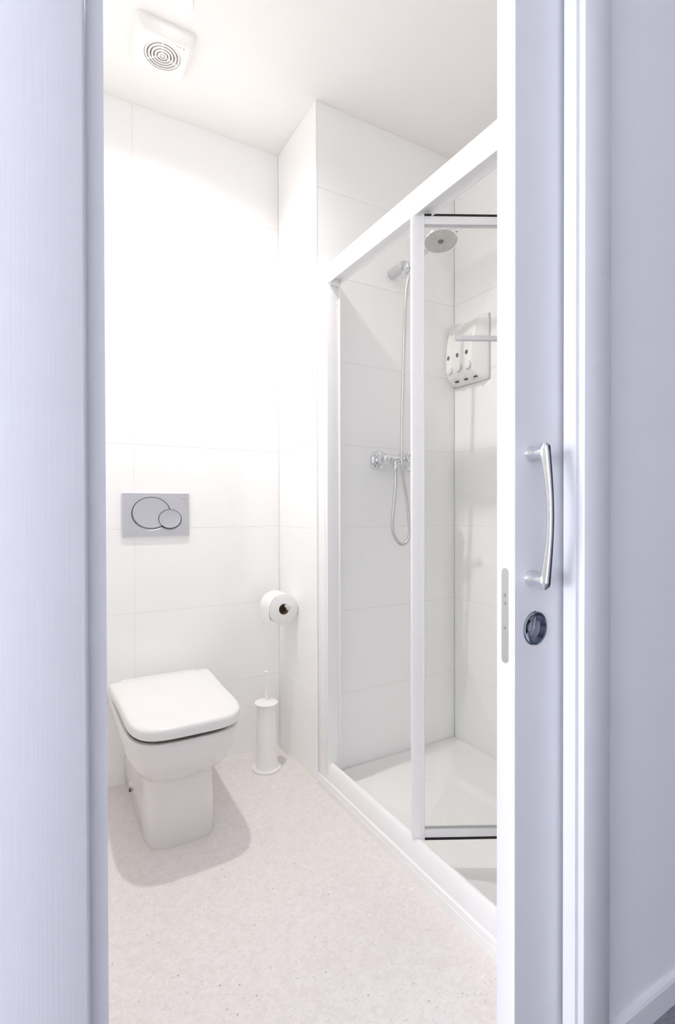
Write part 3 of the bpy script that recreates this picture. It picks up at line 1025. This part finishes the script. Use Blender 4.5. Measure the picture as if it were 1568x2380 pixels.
for k in range(3):
    y = 1.556 + 0.0535 * k
    z = 1.6525
    bm = new_bm(); lathe(bm, (face_x(z) + 0.001, y, z), (-1, 0, 0), [(0.0082, 0), (0.0082, 0.0016), (0.0072, 0.0021)], 28, sv=1.12, su=1.0)
    obj('level_window', bm, 'grey_window', dp, 40)
    z = 1.6020
    bm = new_bm(); lathe(bm, (face_x(z) + 0.002, y - 0.004, z), (-1, 0, -0.15), [(0.0165, 0), (0.0165, 0.0065), (0.0150, 0.0090), (0.0100, 0.0102)], 36)
    pb = obj('push_button', bm, 'plastic', dp, 40)
    bm = new_bm(); lathe(bm, (face_x(z) + 0.0005, y - 0.004, z), (-1, 0, -0.08), [(0.0180, 0), (0.0176, 0.0016)], 36)
    obj('button_surround', bm, 'ink', pb, 40)
    z = 1.5535
    bm = new_bm(); box(bm, face_x(z) - 0.006, face_x(z) + 0.006, y - 0.030, y - 0.012, z - 0.003, z + 0.0015, 0.0012, 2)
    obj('nozzle', bm, 'dark', dp, 40)
bm = new_bm(); lathe(bm, (face_x(1.754) + 0.001, 1.6600, 1.754), (-1, 0, 0.2), [(0.0032, 0), (0.003, 0.0018)], 18)
obj('key_lock', bm, 'satin_dark', dp, 40)
bm = new_bm(); lathe(bm, (face_x(1.5485) + 0.001, 1.553, 1.5485), (-1, 0, -0.6), [(0.0028, 0), (0.0026, 0.003)], 16)
obj('screw', bm, 'satin_dark', dp, 40)

# ================================================================== CEILING FAN AND LAMP
FX, FY, FH = 0.347, 1.742, 0.0895
fan = thing('extractor_fan', 'square white extractor fan with ringed round grille on the ceiling', 'extractor fan', (FX, FY, C - 0.042))
bm = new_bm()
rings = []
def sq(h, z, r, n=7):
    return ring4(FX - h, FX + h, FY - h, FY + h, z, r, n)
for h, z, r in ((FH, C - 0.0002, 0.016), (FH, C - 0.010, 0.016), (FH - 0.0015, C - 0.020, 0.017), (FH - 0.006, C - 0.031, 0.018), (FH - 0.012, C - 0.0375, 0.019), (FH - 0.020, C - 0.0405, 0.020)):
    rings.append(sq(h, z, r))
rings_loft(bm, rings)
fb = obj('housing', bm, 'plastic', fan, 40)
GR = 0.0565
cut = new_bm(); lathe(cut, (FX, FY - 0.003, C - 0.06), (0, 0, 1), [(GR, 0), (GR, 0.024), (GR * 0.9, 0.050)], 64)
carve(fb, cut)
gy = FY - 0.003
bm = new_bm(); lathe(bm, (FX, gy, C - 0.0125), (0, 0, 1), [(GR * 0.93, 0), (GR * 0.93, 0.0015)], 48)
obj('duct_back', bm, 'fan_inside', fan)
bm = new_bm()
for k in range(5):
    ro = GR * (0.955 - 0.178 * k)
    ri = ro - GR * 0.092
    z0 = C - 0.0385 - 0.0006 * k
    prof2 = [(ro, z0), (ri, z0 - 0.0012), (ri, z0 + 0.0010), (ro, z0 + 0.0020), (ro, z0)]
    rings_loft(bm, [[(FX + r * math.cos(2 * PI * i / 56), gy + r * math.sin(2 * PI * i / 56), z) for i in range(56)] for r, z in prof2], cap=False)
lathe(bm, (FX, gy, C - 0.043), (0, 0, 1), [(0.0025, 0), (0.0052, 0.0015), (0.0056, 0.010)], 24)
grille = obj('grille', bm, 'plastic', fan, 40)
for a in (20, 140, 260):
    bm = new_bm()
    t_ = new_bm(); box(t_, 0.004, GR * 0.98, -0.0022, 0.0022, -0.002, 0.002)
    bmesh.ops.transform(t_, matrix=Matrix.Translation((FX, gy, C - 0.0365)) @ Matrix.Rotation(math.radians(a), 4, 'Z'), verts=list(t_.verts))
    merge(bm, t_)
    obj('spoke', bm, 'plastic', grille)
bm = new_bm()
for k, wdt in enumerate((0.0022, 0.0018, 0.0022, 0.0012, 0.0020, 0.0022)):
    x0 = FX + 0.0290 + 0.0030 * k
    box(bm, x0, x0 + wdt, FY - 0.0645, FY - 0.0620, C - 0.0409, C - 0.0403)
obj('wordmark', bm, 'ink', fan)
bm = new_bm(); lathe(bm, (FX + 0.0545, FY - 0.0615, C - 0.0400), (0, 0, -1), [(0.0030, 0), (0.0028, 0.0010)], 18)
obj('pilot_lens', bm, 'ink', fan)

lamp = thing('ceiling_spotlight', 'glaring recessed ceiling spotlight next to the extractor fan', 'ceiling light', (LAMP[0], LAMP[1], C - 0.012))
bm = new_bm()
n = 56
pr = [(0.040, C - 0.0002), (0.0395, C - 0.004), (0.036, C - 0.006), (0.0285, C - 0.004), (0.027, C - 0.0004)]
rings_loft(bm, [[(LAMP[0] + r * math.cos(2 * PI * i / n), LAMP[1] + r * math.sin(2 * PI * i / n), z) for i in range(n)] for r, z in pr], cap=False)
obj('bezel', bm, 'plastic', lamp, 40)
bm = new_bm(); lathe(bm, (LAMP[0], LAMP[1], C - 0.0005), (0, 0, -1), [(0.0265, 0), (0.0262, 0.003), (0.022, 0.0055), (0.010, 0.007)], 40)
obj('bulb', bm, 'bulb', lamp, 40)
ll = bpy.data.lights.new('spotlight_light', 'SPOT')
ll.shadow_soft_size = 0.026
ll.spot_size = math.radians(150)
ll.spot_blend = 1.0
ll.energy = LAMP_ENERGY
ll.color = (1.0, 0.965, 0.93)
lo2 = bpy.data.objects.new('spotlight_light', ll)
COL.objects.link(lo2)
lo2.parent = lamp
lo2.location = (0, 0, -0.022)
